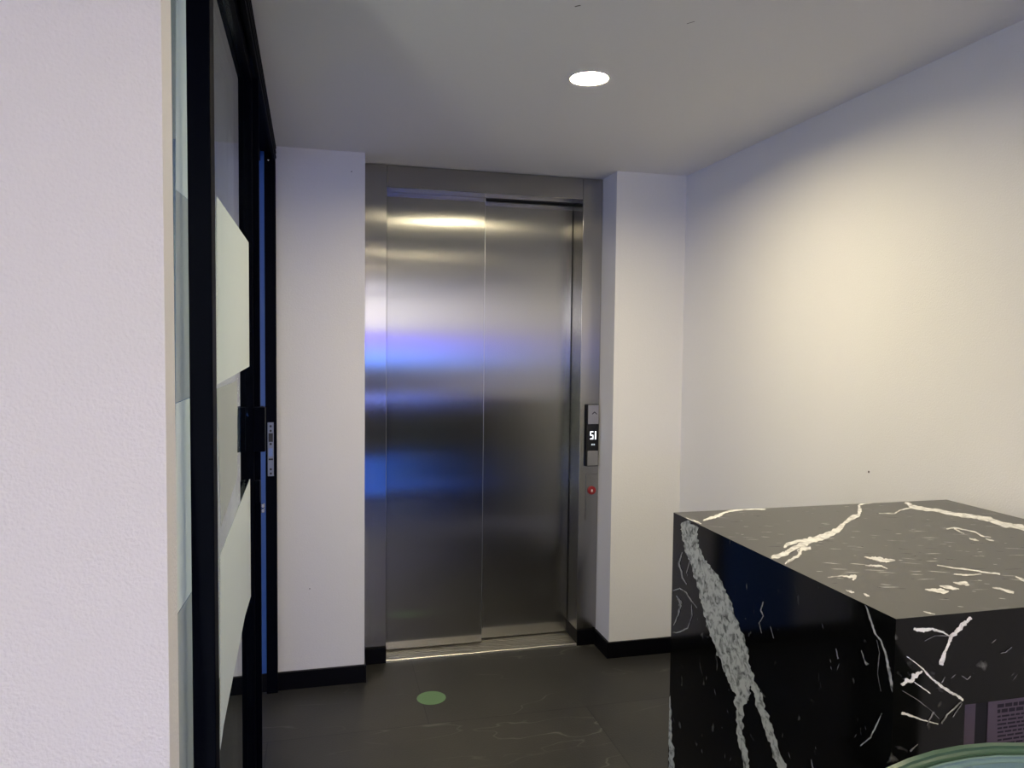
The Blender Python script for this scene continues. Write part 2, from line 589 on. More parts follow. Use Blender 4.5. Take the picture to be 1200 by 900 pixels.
# grooved sill
bm = bmesh.new()
prof = [(YE + .20, 0), (YE - .004, 0), (YE - .004, .0085), (YE - .0025, .010), (YE + .012, .010)]
y = YE + .012
for k in range(10):
    prof += [(y, .005), (y + .006, .005), (y + .006, .010), (y + .017, .010)]
    y += .017
prof.append((YE + .20, .010))
bm_prism(bm, prof, 0, OX0 + .0004, OX1 - .0004)
loc_of(bm, B)
for x_, y_, z0_ in ((XM - .0020, YE + .0990, .017),):
    e_ = ebox('edge_strip', x_, x_ + .0020, y_, y_ + .0008, z0_, ZH - .001, M['key'], 0, d1)
s = obj('sill', bm, M['alu'], el)
s['label'] = 'pale grooved aluminium sill'

# ------------------------------------------------------------------ call panel
p0 = hit(685.5, 474, 1, YE); p1 = hit(701.5, 546, 1, YE)
cx0, cx1, cz0, cz1 = 1.1915, 1.2565, .857, 1.149
cp = thing('call_panel', 'slim black elevator call panel with lit floor display on right steel jamb', 'control panel', ((cx0 + cx1) / 2, YE, cz0))
B = Vector(cp.location)


def part(name, bm, mat, parent, base, smooth=False):
    loc_of(bm, base)
    return obj(name, bm, mat, parent, smooth)


bm = bmesh.new(); bm_box(bm, cx0, cx1, YE - .014, YE - .0003, cz0, cz1, .004)
part('housing', bm, M['screen'], cp, B)
bm = bmesh.new(); bm_box(bm, cx0 + .010, cx1 - .003, YE - .017, YE - .0142, cz1 - .092, cz1 - .003, .001)
cap = part('cover_plate', bm, M['key'], cp, B); cap['label'] = 'brushed steel upper plate with small dark arrow'
bm = bmesh.new()
ax, az = (cx0 + cx1) / 2 + .008, cz1 - .042
for sgn in (-1, 1):
    bm_prism(bm, [(ax, az + .004), (ax, az + .009), (ax + sgn * .012, az - .001), (ax + sgn * .012, az - .006)], 1, YE - .0176, YE - .0171)
ar = part('arrow', bm, M['ink'], cap, B)
bm = bmesh.new(); bm_box(bm, cx0 + .010, cx1 - .003, YE - .0165, YE - .0142, cz0 + .004, cz0 + .074, .001)
part('call_button', bm, M['key'], cp, B)
bm = bmesh.new(); bm_box(bm, cx0 + .009, cx1 - .002, YE - .0155, YE - .0142, cz0 + .076, cz1 - .094)
disp = part('display', bm, M['screen'], cp, B)


dcx = (cx0 + cx1) / 2 + .001
dz = 1.004
bm = bmesh.new()
hw, hh, tk = .0078, .0165, .0046      # half width, half height and stroke of the letter S
gx = dcx - .0045


def seg(x0, x1, z0, z1):
    bm_box(bm, x0, x1, YE - .0159, YE - .0156, z0, z1)


for zz in (dz + hh, dz, dz - hh):
    seg(gx - hw, gx + hw, zz - tk / 2, zz + tk / 2)
seg(gx - hw, gx - hw + tk, dz + tk / 2, dz + hh - tk / 2)
seg(gx + hw - tk, gx + hw, dz - hh + tk / 2, dz - tk / 2)
seg(gx + hw + .0080, gx + hw + .0138, dz - hh - tk / 2, dz + hh + tk / 2)
part('floor_number', bm, M['led_white'], disp, B)
bm = bmesh.new()
for k in (-1, 0, 1):
    bm_box(bm, dcx + .003 + k * .0062 - .0017, dcx + .003 + k * .0062 + .0017, YE - .0159, YE - .0156, .957, .964)
part('status_marks', bm, M['led_dim'], disp, B)

# alarm plate below it
ax0, ax1, az0, az1 = 1.200, 1.260, .600, .818
al = thing('alarm_plate', 'thin steel plate with red bell alarm button under the call panel', 'alarm button', ((ax0 + ax1) / 2, YE, az0))
B = Vector(al.location)
bm = bmesh.new()
bm_box(bm, ax0, ax1, YE - .003, YE - .0003, az0, az1, .001)
part('plate', bm, M['steel_frame'], al, B)
bc = Vector((1.2285, YE, .742))
bm = bmesh.new()
bm_disc(bm, [(.020, -.0031), (.020, -.008), (.0175, -.0095)], bc, 40, 0, 'Y')
btn = part('button', bm, M['red'], al, B, True); btn['label'] = 'red alarm button with white bell mark'
bm = bmesh.new()     # bell mark
bell = [(-.008, -.006), (-.0055, -.003), (-.0045, .004), (-.002, .0075), (.002, .0075), (.0045, .004), (.0055, -.003), (.008, -.006)]
bm_prism(bm, [(bc.x + a * .75, bc.z + b * .75) for a, b in bell], 1, YE - .0101, YE - .0096)
bm_box(bm, bc.x - .0015, bc.x + .0015, YE - .0101, YE - .0096, bc.z - .0085, bc.z - .006)
part('bell_mark', bm, M['trim_white'], btn, B)

# ------------------------------------------------------------------ glass partition on the left (runs a degree off the room's depth)
PR = math.atan(.0167)
PO = Vector((-.129, 0, 0))
PM = Matrix.Translation(PO) @ Matrix.Rotation(PR, 4, 'Z')
PMI = PM.inverted()
PN = PM.to_3x3() @ Vector((1, 0, 0))


def on_part(u, v, lx):
    """point of the partition plane at local x = lx seen at pixel (u, v), in partition coordinates"""
    w = PM @ Vector((lx, 0, 0))
    return PMI @ hitp(u, v, w, PN)


YJ = 3.120      # jamb front
trk = thing('door_track', 'black ribbed overhead sliding door track along the ceiling', 'door track', PO, PR)
bm = bmesh.new()
bm_box(bm, -.010, 0, .93, YJ - .004, 2.128, ZC - .001, .001)
for k in range(3):
    bm_box(bm, -.003, .004, .93, YJ - .004, 2.140 + k * .019, 2.146 + k * .019, .001)
part('fascia', bm, M['black_metal'], trk, Vector())
bm = bmesh.new(); bm_box(bm, -.105, -.0102, .93, YJ - .004, 2.165, ZC - .001)
bm_box(bm, -.062, -.056, .93, YJ - .004, 2.128, 2.165)
bm_box(bm, -.110, -.1052, .93, YJ - .004, 2.128, ZC - .001)
part('rail_channel', bm, M['black_metal'], trk, Vector())

# moving leaf
LX = -.018            # its room-side face
q = on_part(249, 402, LX); YA = q.y          # near end
q2 = on_part(296.5, 402, LX); YZ = q2.y      # end of the glass
leaf = thing('sliding_glass_door', 'black framed sliding glass door with frosted shards, standing slightly open', 'glass door', PM @ Vector((LX, YA, 0)), PR)
LB = Vector((LX, YA, 0))
TH = .034
bm = bmesh.new(); bm_box(bm, LX - TH, LX, YA, YA + .050, .012, 2.140, .0015); part('stile', bm, M['black_metal'], leaf, LB)
bm = bmesh.new()
bm_box(bm, LX - TH, LX, YZ, YZ + .045, .012, 2.140, .0015)
bm_box(bm, LX, LX + .0160, YZ + .028, YZ + .040, .012, 2.125, .0012)
part('stile', bm, M['black_metal'], leaf, LB)
bm = bmesh.new(); bm_box(bm, LX - TH, LX, YA + .0502, YZ - .0002, 2.105, 2.140, .001); part('top_rail', bm, M['black_metal'], leaf, LB)
bm = bmesh.new(); bm_box(bm, LX - TH, LX, YA + .0502, YZ - .0002, .012, .070, .001); part('bottom_rail', bm, M['black_metal'], leaf, LB)
GX = LX - .010
bm = bmesh.new(); bm_box(bm, GX - .006, GX, YA + .0502, YZ - .0002, .0702, 2.1048)
pane = part('glass_pane', bm, M['glass'], leaf, LB)
gm = bmesh.new()      # grey glazing bead along the near stile
bm_box(gm, GX + .0005, LX - .001, YA + .0505, YA + .058, .072, 2.103)
part('glazing_bead', gm, simple('grey_bead', (.07, .068, .065), .4), leaf, LB)


def film(pix, lx, parent, base, mat, ylim, name='frosted_film'):
    """a frosted shard: a 0.3 mm film on the glass, clipped to the pane"""
    pts = []
    for u, v in pix:
        p = on_part(u, v, lx)
        pts.append((min(max(p.y, ylim[0]), ylim[1]), min(max(p.z, .072), 2.10)))
    bm = bmesh.new()
    f = bm.faces.new([bm.verts.new((lx + .0003, a, b)) for a, b in pts])
    f.normal_update()
    if f.normal.x < 0:
        f.normal_flip()
    return part(name, bm, mat, parent, base)


yl = (YA + .059, YZ - .001)
fx = GX + .0003
film([(254, 230), (296, 292), (296, 428), (254, 451)], fx, pane, LB, M['film'], yl)
film([(254, 456), (278, 446), (278, 560), (259, 618)], fx, pane, LB, M['film_dim'], yl)
film([(258, 650), (296.4, 553), (296.4, 688), (287, 722), (262, 850), (258, 880)], fx, pane, LB, M['film'], yl)

# handle and lock on the far stile
z0, z1 = on_part(297, 550, LX + .02).z, on_part(297, 489, LX + .02).z
bm = bmesh.new()
bm_box(bm, LX + .0002, LX + .030, YZ - .008, YZ + .026, z0, z1, .002)
bm_box(bm, LX + .0162, LX + .024, YZ + .0265, YZ + .048, z0, z1, .002)
part('pull_handle', bm, M['black_metal'], leaf, LB)
z0, z1 = on_part(297, 622, LX + .02).z, on_part(297, 591, LX + .02).z
bm = bmesh.new(); bm_box(bm, LX + .0002, LX + .0155, YZ + .004, YZ + .0275, z0, z1, .0015)
lock = part('lock_case', bm, M['black_metal'], leaf, LB)
zb1, zb2 = on_part(305, 603, LX + .02).z, on_part(305, 609, LX + .02).z
for zz in (zb1, zb2):
    bm = bmesh.new(); bm_box(bm, LX - .010, LX + .024, YZ + .0455, YZ + .060, zz - .006, zz + .005, .001)
    b_ = part('lock_bolt', bm, M['chrome'], lock, LB); b_['label'] = 'chrome lock bolt'

# fixed glass panel behind the leaf
FXX = -.066
fxp = thing('fixed_glass_panel', 'fixed frosted glass panel between the white wall end and the sliding leaf', 'glass panel', PM @ Vector((FXX, .95, 0)), PR)
FB = Vector((FXX, .95, 0))
YF0, YF1 = .93, on_part(280, 402, FXX).y
bm = bmesh.new(); bm_box(bm, FXX - .008, FXX, YF0, YF1, .030, 2.127); fpane = part('glass_pane', bm, M['glass'], fxp, FB)
bm = bmesh.new(); bm_box(bm, FXX - .030, FXX + .008, YF0, YF1, 0, .030, .001); part('bottom_channel', bm, M['black_metal'], fxp, FB)
yl2 = (YF0 + .002, YF1 - .001)
fx2 = FXX + .0003
film([(206, -200), (228, -200), (228, 240), (206, 222)], fx2, fpane, FB, M['film'], yl2)
film([(206, 222.5), (228, 240.5), (228, 463), (206, 472)], fx2, fpane, FB, M['film_dim'], yl2)
film([(206, 473), (228, 464), (231, 683), (206, 722)], fx2, fpane, FB, M['film'], yl2)
film([(206, 723), (231, 684), (231, 950), (206, 950)], fx2, fpane, FB, M['film_dim'], yl2)

# jamb on the far wall with strike plate
jx0, jx1 = hit(310.5, 402, 1, YJ).x, hit(323.7, 402, 1, YJ).x
jb = thing('door_jamb', 'narrow black door jamb on the white pier left of the elevator', 'door jamb', ((jx0 + jx1) / 2, YJ, 0))
JB = Vector(jb.location)
bm = bmesh.new(); bm_box(bm, jx0, jx1, YJ, YP - .0145, 0, ZC - .001, .0015); part('post', bm, M['black_metal'], jb, JB)
za, zb_ = hit(316, 558, 1, YJ).z, hit(316, 495, 1, YJ).z
sx0, sx1 = hit(313.7, 520, 1, YJ).x, hit(320.8, 520, 1, YJ).x
bm = bmesh.new()
bm_box(bm, sx0, sx1, YJ - .002, YJ - .0002, za, zb_, .0005)
sp = part('strike_plate', bm, M['strike'], jb, JB); sp['label'] = 'satin steel strike plate with slots and screws'
hh = zb_ - za
bm = bmesh.new()
sm = (sx0 + sx1) / 2
for a, b in ((.64, .80), (.30, .33)):
    bm_box(bm, sm - .0085, sm + .0085, YJ - .0026, YJ - .0021, za + hh * a, za + hh * b)
for a in (.93, .845, .60, .13, .05):
    bm_disc(bm, [(.0045, -.0021), (.0045, -.0026)], (sm, YJ, za + hh * a), 16, 0, 'Y')
part('slot', bm, M['dark_gap'], sp, JB)
bm = bmesh.new(); bm_box(bm, sm - .008, sm + .008, YJ - .0028, YJ - .0021, za + hh * .37, za + hh * .52, .0003)
part('latch_tongue', bm, M['tongue'], sp, JB)
q = hit(314.5, 187, 1, YJ)
bm = bmesh.new(); bm_disc(bm, [(.004, -.0001), (.004, -.002), (.002, -.003)], (q.x, YJ, q.z), 14, 0, 'Y')
part('screw', bm, M['chrome'], jb, JB)

# ------------------------------------------------------------------ marble counter
CT = 1.030
cl = hit(1055, 725, 2, CT)
CX0 = 0.798
CY0 = cl.y
CY1 = hit(960, 592.5, 2, CT).y
CX1 = 1.572
lg = hit(1131, 826, 1, CY0)
CXL, CZA = lg.x, lg.z
ctr = thing('reception_counter', 'black marble reception counter with white veins beside the right wall', 'counter', ((CX0 + CX1) / 2, (CY0 + CY1) / 2, 0))
B = Vector(ctr.location)


def jag(pts, plane_axis, val, sgn, bm, mi, rough=.35, sub=6, eps=.0004):
    """ragged strip through pixel points (u, v, width in px) lying on the plane axis = val"""
    P = []
    for i in range(len(pts) - 1):
        for k in range(sub):
            t = k / sub
            P.append([pts[i][j] * (1 - t) + pts[i + 1][j] * t for j in range(3)])
    P.append(list(pts[-1]))
    Lr, Rr = [], []
    wob = j1 = j2 = 0
    for i, (u, v, w) in enumerate(P):
        a = P[max(i - 1, 0)]; b = P[min(i + 1, len(P) - 1)]
        dx, dy = b[0] - a[0], b[1] - a[1]
        l = math.hypot(dx, dy) or 1
        nx, ny = -dy / l, dx / l
        amp = min(w, 7)
        wob = wob * .7 + random.uniform(-1, 1) * .16 * amp
        j1 = j1 * .5 + random.uniform(-1, 1) * rough; j2 = j2 * .5 + random.uniform(-1, 1) * rough
        h1 = w / 2 + amp / 2 * j1; h2 = w / 2 + amp / 2 * j2
        Lr.append(hit(u + nx * (h1 + wob), v + ny * (h1 + wob), plane_axis, val))
        Rr.append(hit(u - nx * (h2 - wob), v - ny * (h2 - wob), plane_axis, val))
    jag.n += 1
    for A in (Lr, Rr):
        for p in A:
            p[plane_axis] += sgn * (eps + jag.n * .00001)
            p.x = max(p.x, CX0 if plane_axis == 2 else p.x)
            if plane_axis == 2:
                p.x = min(max(p.x, CX0 + .001), CX1 - .001); p.y = min(max(p.y, CY0 + .001), CY1 - .001)
            elif plane_axis == 0:
                p.y = min(max(p.y, CY0 + .001), CY1 - .001); p.z = min(max(p.z, .001), CT - .001)
            else:
                p.x = min(max(p.x, CX0 + .001), CX1 - .001); p.z = min(max(p.z, .001), CT - .001)
    va = [bm.verts.new(p) for p in Lr]; vb = [bm.verts.new(p) for p in Rr]
    up_ = Vector((0, 0, 0)); up_[plane_axis] = sgn
    for i in range(len(va) - 1):
        try:
            f = bm.faces.new((va[i], va[i + 1], vb[i + 1], vb[i]))
            f.material_index = mi
            f.normal_update()
            if f.normal.dot(up_) < 0:
                f.normal_flip()
        except Exception:
            pass


jag.n = 0
SL = .02
xd = CX0 + SL * (CXL - CX0) / (CT - CZA)
# top slab
bm = bmesh.new()
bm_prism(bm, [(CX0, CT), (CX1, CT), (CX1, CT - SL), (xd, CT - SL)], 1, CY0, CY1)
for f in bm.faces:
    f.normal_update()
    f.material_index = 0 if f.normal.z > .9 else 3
T = lambda pts, mi=1, **k: jag(pts, 2, CT, 1, bm, mi, **k)
T([(1030, 587, 2.2), (1006, 591, 3), (1008, 598, 4.5), (1006, 605, 4.5), (990, 612, 5.5), (975, 624, 7.5), (955, 632, 6), (944, 636, 6), (925, 645, 3.5), (921, 650, 5), (904, 654, 3.5)])
T([(950, 634, 5), (938, 634, 4), (922, 638, 3), (919, 642, 2)])
T([(950, 642, 3), (940, 644, 4), (936, 651, 3), (925, 657, 3.2), (920, 661, 2)])
T([(948, 637, 1.2), (941, 641, 1.2), (934, 645, 1), (938, 650, 1)])
T([(1060, 589, 3), (1069, 593, 4.5), (1090, 597, 3.6), (1120, 602, 4.6), (1142, 606, 5), (1160, 610, 5), (1180, 616, 5.5), (1200, 620, 5.5), (1225, 626, 6)], rough=.2)
T([(1069, 595, 1.6), (1055, 598, 1.2), (1048, 602, 1), (1030, 602, .8)])
T([(897, 597, 1.6), (872, 597, 2.4), (852, 600, 2.2), (842, 604, 3.4), (834, 607, 3.2), (824, 610, 1.5)])
T([(803, 607, .8), (812, 610, 1.6), (822, 614, .8)])
T([(1013, 653, 1), (1022, 654, 3), (1032, 656, 5.5), (1040, 657, 4.5), (1049, 657, 1)], rough=.25)
T([(1014, 663, .8), (1024, 663, 2.2), (1033, 664, 2), (1040, 667, .8)])
T([(970, 677, .8), (985, 675, 1.2), (995, 676, 2.6), (1003, 676, 3.5), (999, 680, 2)])
T([(1084, 691, 1), (1094, 692, 4.5), (1106, 693, 5), (1112, 693, 1)], rough=.2)
T([(1101, 687, 1), (1110, 688, 4), (1118, 690, 3.5), (1124, 691, 1)], rough=.2)
T([(1117, 683, 1), (1126, 684, 4), (1133, 686, 4.5), (1136, 686, 1)], rough=.3)
T([(1163, 689, 1), (1176, 691, 2.4), (1188, 695, 2.6)], rough=.3)
T([(1098, 663, 1), (1120, 666, 1.2), (1142, 669, 2), (1160, 672, 1.6), (1172, 673, 2.2)])
T([(1118, 673, 1), (1128, 674, 2.2), (1140, 674, 1.4), (1150, 673, 1)])
T([(1109, 620, 1), (1118, 619, 1.6), (1130, 621, 1), (1143, 624, 1), (1150, 628, 1.6), (1161, 630, 1.4)])
T([(1118, 620, 1.2), (1126, 624, 1.2), (1130, 626, .6)])
T([(1136, 631, 1), (1142, 633, 2), (1147, 634, .8)])
T([(1155, 632, 1), (1161, 633, 1.8), (1165, 634, .8)])
T([(1082, 717, .8), (1090, 719, 1.6), (1096, 720, .8)])
T([(1012, 696, .8), (1016, 698, 3), (1019, 699, .8)])
T([(991, 692, .8), (997, 694, 2.4), (1001, 695, .8)])
T([(1190, 676, 1), (1205, 682, 4), (1220, 688, 2)])
# scattered flecks, longer across than deep
for k in range(230):
    x = random.uniform(CX0 + .02, CX1 - .02); y_ = random.uniform(CY0 + .01, CY1 - .02)
    ln = random.choice((.004, .006, .010, .016)) * random.uniform(.6, 1.4); wd = random.uniform(.0006, .0016)
    a = -.35 + random.uniform(-.25, .25)
    d = Vector((math.cos(a), math.sin(a), 0)); n = Vector((-d.y, d.x, 0))
    c = Vector((x, y_, CT + .0003))
    f = bm.faces.new([bm.verts.new(c + d * ln * p_ + n * wd * q_) for p_, q_ in ((-1, 0), (-.3, -1), (.5, -.7), (1, .2), (.2, .8), (-.5, .9))])
    f.material_index = random.choice((1, 1, 2))
    f.normal_update()
    if f.normal.z < 0:
        f.normal_flip()
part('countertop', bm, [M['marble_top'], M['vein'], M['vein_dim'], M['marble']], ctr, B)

# waterfall side leg
bm = bmesh.new()
bm_prism(bm, [(CX0, 0), (CXL, 0), (CXL, CZA), (xd, CT - SL), (CX0, CT)], 1, CY0, CY1)
Lf = lambda pts, mi=2, **k: jag(pts, 0, CX0, -1, bm, mi, **k)
Fr = lambda pts, mi=1, **k: jag(pts, 1, CY0, -1, bm, mi, **k)
Lf([(802, 611, 9), (808, 622, 19), (811, 640, 17), (818, 660, 18), (828, 680, 27), (838, 705, 34), (848, 733, 36), (858, 762, 36), (865, 785, 30), (869, 805, 22), (870, 818, 14), (868, 826, 7)], sub=10, rough=.22)
Lf([(864, 816, 7), (867, 836, 8), (868, 856, 7), (872, 878, 7), (877, 905, 7)], sub=8)
Lf([(872, 770, 6), (880, 790, 7), (886, 812, 8), (894, 835, 9), (903, 860, 9), (912, 885, 9), (920, 905, 9)], sub=8)
Lf([(784.6, 815, 2.5), (785.5, 850, 4), (787, 880, 5), (786, 905, 5)], sub=8)
Lf([(789, 692, 1.2), (797, 689, 1.4), (804, 694, 1.4), (811, 705, 1.2), (817, 712, 1)], 3, sub=8)
Lf([(811, 708, 1), (811, 722, 1.2), (806, 736, 1.6), (797, 741, 1.6), (789, 741, 1.2)], 3, sub=8)
Lf([(793, 698, 1), (797, 704, 4), (798, 710, 3), (795, 720, 2), (790, 733, 1.2)], 3, sub=8)
Lf([(800, 647, 1), (796, 660, 2), (800, 676, 2.2), (805, 685, 1)], 3, sub=8)
Lf([(804, 648, 1), (809, 656, 1.2), (805, 672, 1)], 3, sub=8)
Lf([(895, 705, 1), (892, 715, 1.6), (895, 722, 1), (890, 730, 1.4), (893, 742, .8)], 3, sub=6)
Lf([(903, 734, .8), (907, 748, .8)], 3)
Lf([(1014, 707, 1.4), (1020, 725, 2.4), (1026, 742, 2.2), (1034, 752, 2), (1038, 766, 2), (1042, 783, 3), (1046, 806, 2.6), (1054, 828, 2.4)], 2, sub=8)
Lf([(1028, 750, .8), (1031, 765, .8), (1029, 790, .8), (1033, 810, .8)], 3)
Lf([(1010, 762, .8), (1013, 772, 1), (1017, 779, 3.4)], 2)
Lf([(980, 760, .8), (983, 772, 2)], 3)
Lf([(1034, 836, 1), (1027, 850, 1.6), (1021, 864, 1.8), (1009, 874, 1.2)], 2)
Lf([(951, 890, 1), (953, 900, 2)], 3)
for k in range(70):
    y_ = random.uniform(CY0 + .03, CY1 - .02); z_ = random.uniform(.05, CT - .03)
    ln = random.uniform(.002, .008); wd = random.uniform(.0004, .0011); a = random.uniform(.8, 2.2)
    d = Vector((0, math.cos(a), math.sin(a))); n = Vector((0, -d.z, d.y)); c = Vector((CX0 - .0003, y_, z_))
    f = bm.faces.new([bm.verts.new(c + d * ln * p_ + n * wd * q_) for p_, q_ in ((-1, 0), (0, -1), (1, .2), (0, 1))])
    f.material_index = 3
    f.normal_update()
    if f.normal.x > 0:
        f.normal_flip()
Fr([(1056.5, 803, 5), (1062, 798, 5), (1068, 795, 6), (1075, 790, 5), (1081, 787, 2)], sub=8)
Fr([(1062, 769, .8), (1075, 778, 1.2), (1084, 787, 2), (1094, 797, 2.4), (1103, 804, 3), (1115, 812, 3.4), (1124, 817, 3), (1128, 821, 2)], sub=8)
Fr([(1071, 799, 1), (1081, 806, 1.6), (1090, 812, .9)])
Fr([(1057, 809, .6), (1075, 820, .6), (1090, 832, .6), (1100, 842, .6)], 3)
Fr([(1056, 835, 3), (1066, 838, 2.4), (1078, 842, 2), (1090, 846, 1.6), (1099, 848, 1)])
Fr([(1094, 834, 2), (1089, 842, 1.6), (1086, 850, 1)], 3)
Fr([(1126, 822, 2), (1117, 831, 1.6), (1109, 838, 2), (1103, 848, 2)], 2)
Fr([(1127, 824, 1), (1120, 834, 1.4), (1116, 840, 1)], 3)
Fr([(1075, 872, .8), (1066, 880, 2)], 3)
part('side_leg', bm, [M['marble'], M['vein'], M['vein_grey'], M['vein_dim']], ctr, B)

# apron below the slab on the near side
bm = bmesh.new()
bm_prism(bm, [(xd + .0003, CT - SL), (CX1, CT - SL), (CX1, CZA), (CXL + .0003, CZA)], 1, CY0, CY0 + .02)
Fr([(1138, 724, 4), (1130, 729, 5), (1123, 737, 5), (1116, 744, 5), (1112, 752, 3), (1107, 762, 3), (1105, 770, 5), (1102, 779, 6)], sub=8, rough=.25)
Fr([(1070, 737, 3), (1082, 738.5, 4), (1092, 737, 3), (1104, 741, 2), (1114, 746, 1.6)], sub=8)
Fr([(1083, 751, .7), (1095, 745, .8), (1113, 745, .8)], 2)
Fr([(1107, 793, .8), (1103, 800, 1.4)], 2)
Fr([(1127, 792, .8), (1133, 796, 1), (1137, 792, 1)], 2)
Fr([(1172, 765, .8), (1178, 764, 1), (1185, 758, .8)], 2)
for k in range(28):
    x = random.uniform(CX0 + .1, CX1 - .02); z_ = random.uniform(CZA + .01, CT - .02)
    ln = random.uniform(.002, .007); wd = random.uniform(.0004, .0009); a = random.uniform(-.2, .9)
    d = Vector((math.cos(a), 0, math.sin(a))); n = Vector((-d.z, 0, d.x)); c = Vector((x, CY0 - .0003, z_))
    f = bm.faces.new([bm.verts.new(c + d * ln * p_ + n * wd * q_) for p_, q_ in ((-1, 0), (0, -1), (1, .2), (0, 1))])
    f.material_index = 2
    f.normal_update()
    if f.normal.y > 0:
        f.normal_flip()
part('apron', bm, [M['marble'], M['vein'], M['vein_dim']], ctr, B)
# right leg and back panel of the knee recess
YR = CY0 + .22
bm = bmesh.new(); bm_box(bm, CX1 - .06, CX1, CY0 + .021, CY1 - .001, 0, CT - SL - .0003); part('side_leg', bm, M['marble'], ctr, B)
bm = bmesh.new(); bm_box(bm, CXL + .0003, CX1 - .0603, YR, YR + .02, .06, CT - SL - .0003); part('back_panel', bm, M['recess'], ctr, B)


def notice(name, label, u0, u1, vt, vb, text, mat=M['paper']):
    a = hit(u0, vt, 1, YR); b = hit(u1, vb, 1, YR)
    zt = CZA + .045
    t = thing(name, label, 'paper notice', ((a.x + b.x) / 2, YR - .0004, b.z))
    bs = Vector(t.location)
    bm = bmesh.new(); bm_box(bm, a.x, b.x, YR - .0015, YR - .0003, b.z, zt)
    part('sheet', bm, mat, t, bs)
    if text:
        bm = bmesh.new()
        v = vt + 4
        k = 0
        while v < vb - 1:
            z_ = hit(text, v, 1, YR).z
            x = hit(text, v, 1, YR).x
            hgt = .0034 if k < 2 else .0017
            end = b.x - .01 - (random.uniform(.0, .05) if k > 1 else .02)
            while x < end:
                w = random.uniform(.006, .022)
                bm_box(bm, x, min(x + w, end), YR - .0019, YR - .0016, z_ - hgt, z_ + hgt)
                x += w + .003
            v += 6.2 if k < 2 else 4.6
            k += 1
        part('printed_lines', bm, M['ink'], t, bs)
    return t


notice('paper_notice', 'narrow strip of paper tinted with purplish light in the counter recess next to the leg', 1128, 1139.5, 826, 900, None)
notice('paper_notice', 'printed notice tinted with purplish light, with small lines of text in the counter recess', 1157.5, 1262, 823, 905, 1168)

# ------------------------------------------------------------------ bar stool with a round green back, in front of the counter
SY = .700
apex = hit(1194, 867, 1, SY + .02)
RB = .33
sx = apex.x
st = thing('bar_stool', 'bar stool with rounded pale teal back and dark green rim before the marble counter', 'stool', (sx, SY + .02, 0), -0.30)
B = Vector((sx, SY + .02, 0))


def arch(w, r, ztop, zbot, n=32):
    """rounded back outline: an arc on top, then rounded lower corners"""
    pts = []
    h = w / 2
    for k in range(n + 1):
        a = math.pi * (1 - k / n)
        ca, sa = math.cos(a), math.sin(a)
        e = 2 / 2.2
        pts.append((sx + h * math.copysign(abs(ca) ** e, ca), ztop - r + r * abs(sa) ** e))
    for (cx_, s_) in ((sx + h - .06, 1), (sx - h + .06, -1)):
        for k in range(9):
            a = (k / 8) * math.pi / 2
            if s_ > 0:
                pts.append((cx_ + .06 * math.cos(a), zbot + .06 - .06 * math.sin(a)))
            else:
                a = math.pi / 2 - a
                pts.append((cx_ - .06 * math.cos(a), zbot + .06 - .06 * math.sin(a)))
    return pts


def curve_back(bm, depth=-.35):
    for v in bm.verts:
        v.co.y += depth * (v.co.x - sx) ** 2


zt = apex.z
bm = bmesh.new()
bm_prism(bm, arch(RB * 2, RB * .95, zt, zt - .33), 1, SY, SY + .020)
fs = [f for f in bm.faces if len(f.verts) > 6]
bmesh.ops.bevel(bm, geom=list({e for f in fs for e in f.edges}), offset=.006, segments=3, affect='EDGES')
curve_back(bm)
bk = part('backrest', bm, M['stool_shell'], st, B, True); bk['label'] = 'dark green rounded backrest shell'
bm = bmesh.new()
bm_prism(bm, arch(RB * 2 - .012, RB * .95 - .006, zt - .005, zt - .32), 1, SY - .014, SY - .0005)
fs = [f for f in bm.faces if len(f.verts) > 6]
bmesh.ops.bevel(bm, geom=list({e for f in fs for e in f.edges}), offset=.005, segments=3, affect='EDGES')
curve_back(bm)
pd = part('back_pad', bm, M['stool_pad'], bk, B, True); pd['label'] = 'pale teal pad on the back'
SYC = SY - .19
bm = bmesh.new(); bm_disc(bm, [(.03, .62), (.17, .625), (.185, .64), (.185, .66), (.17, .678), (.04, .685)], (sx, SYC, 0), 48)
part('seat', bm, M['stool_pad'], st, B, True)
for a in (-1, 1):
    bm = bmesh.new(); bm_box(bm, sx + a * .09 - .012, sx + a * .09 + .012, SY - .040, SY - .026, .63, zt - .30 + .06)
    part('back_support', bm, M['black_metal'], st, B)
for a in (-1, 1):
    for b in (-1, 1):
        bm = bmesh.new(); bm_tube(bm, (sx + a * .11, SYC + b * .09, .622), (sx + a * .17, SYC + b * .14, 0), .011)
        part('leg', bm, M['black_metal'], st, B)
bm = bmesh.new()
ring = [(a * .152, b * .126) for a, b in ((-1, -1), (1, -1), (1, 1), (-1, 1))]
for k in range(4):
    p, q = ring[k], ring[(k + 1) % 4]
    bm_tube(bm, (sx + p[0], SYC + p[1], .19), (sx + q[0], SYC + q[1], .19), .007)
part('footrest', bm, M['black_metal'], st, B)

# ------------------------------------------------------------------ green dot on the floor
c = hit(505.5, 818, 2, 0)
bm = bmesh.new(); bm_disc(bm, [(.058, 0), (.058, .0008), (.0575, .001)], (c.x, c.y, .0002), 56)
loc_of(bm, (c.x, c.y, 0))
o = obj('floor_sticker', bm, M['sticker'])
o.location = (c.x, c.y, 0)
tag(o, 'round green sticker on the dark floor tiles before the elevator', 'sticker')

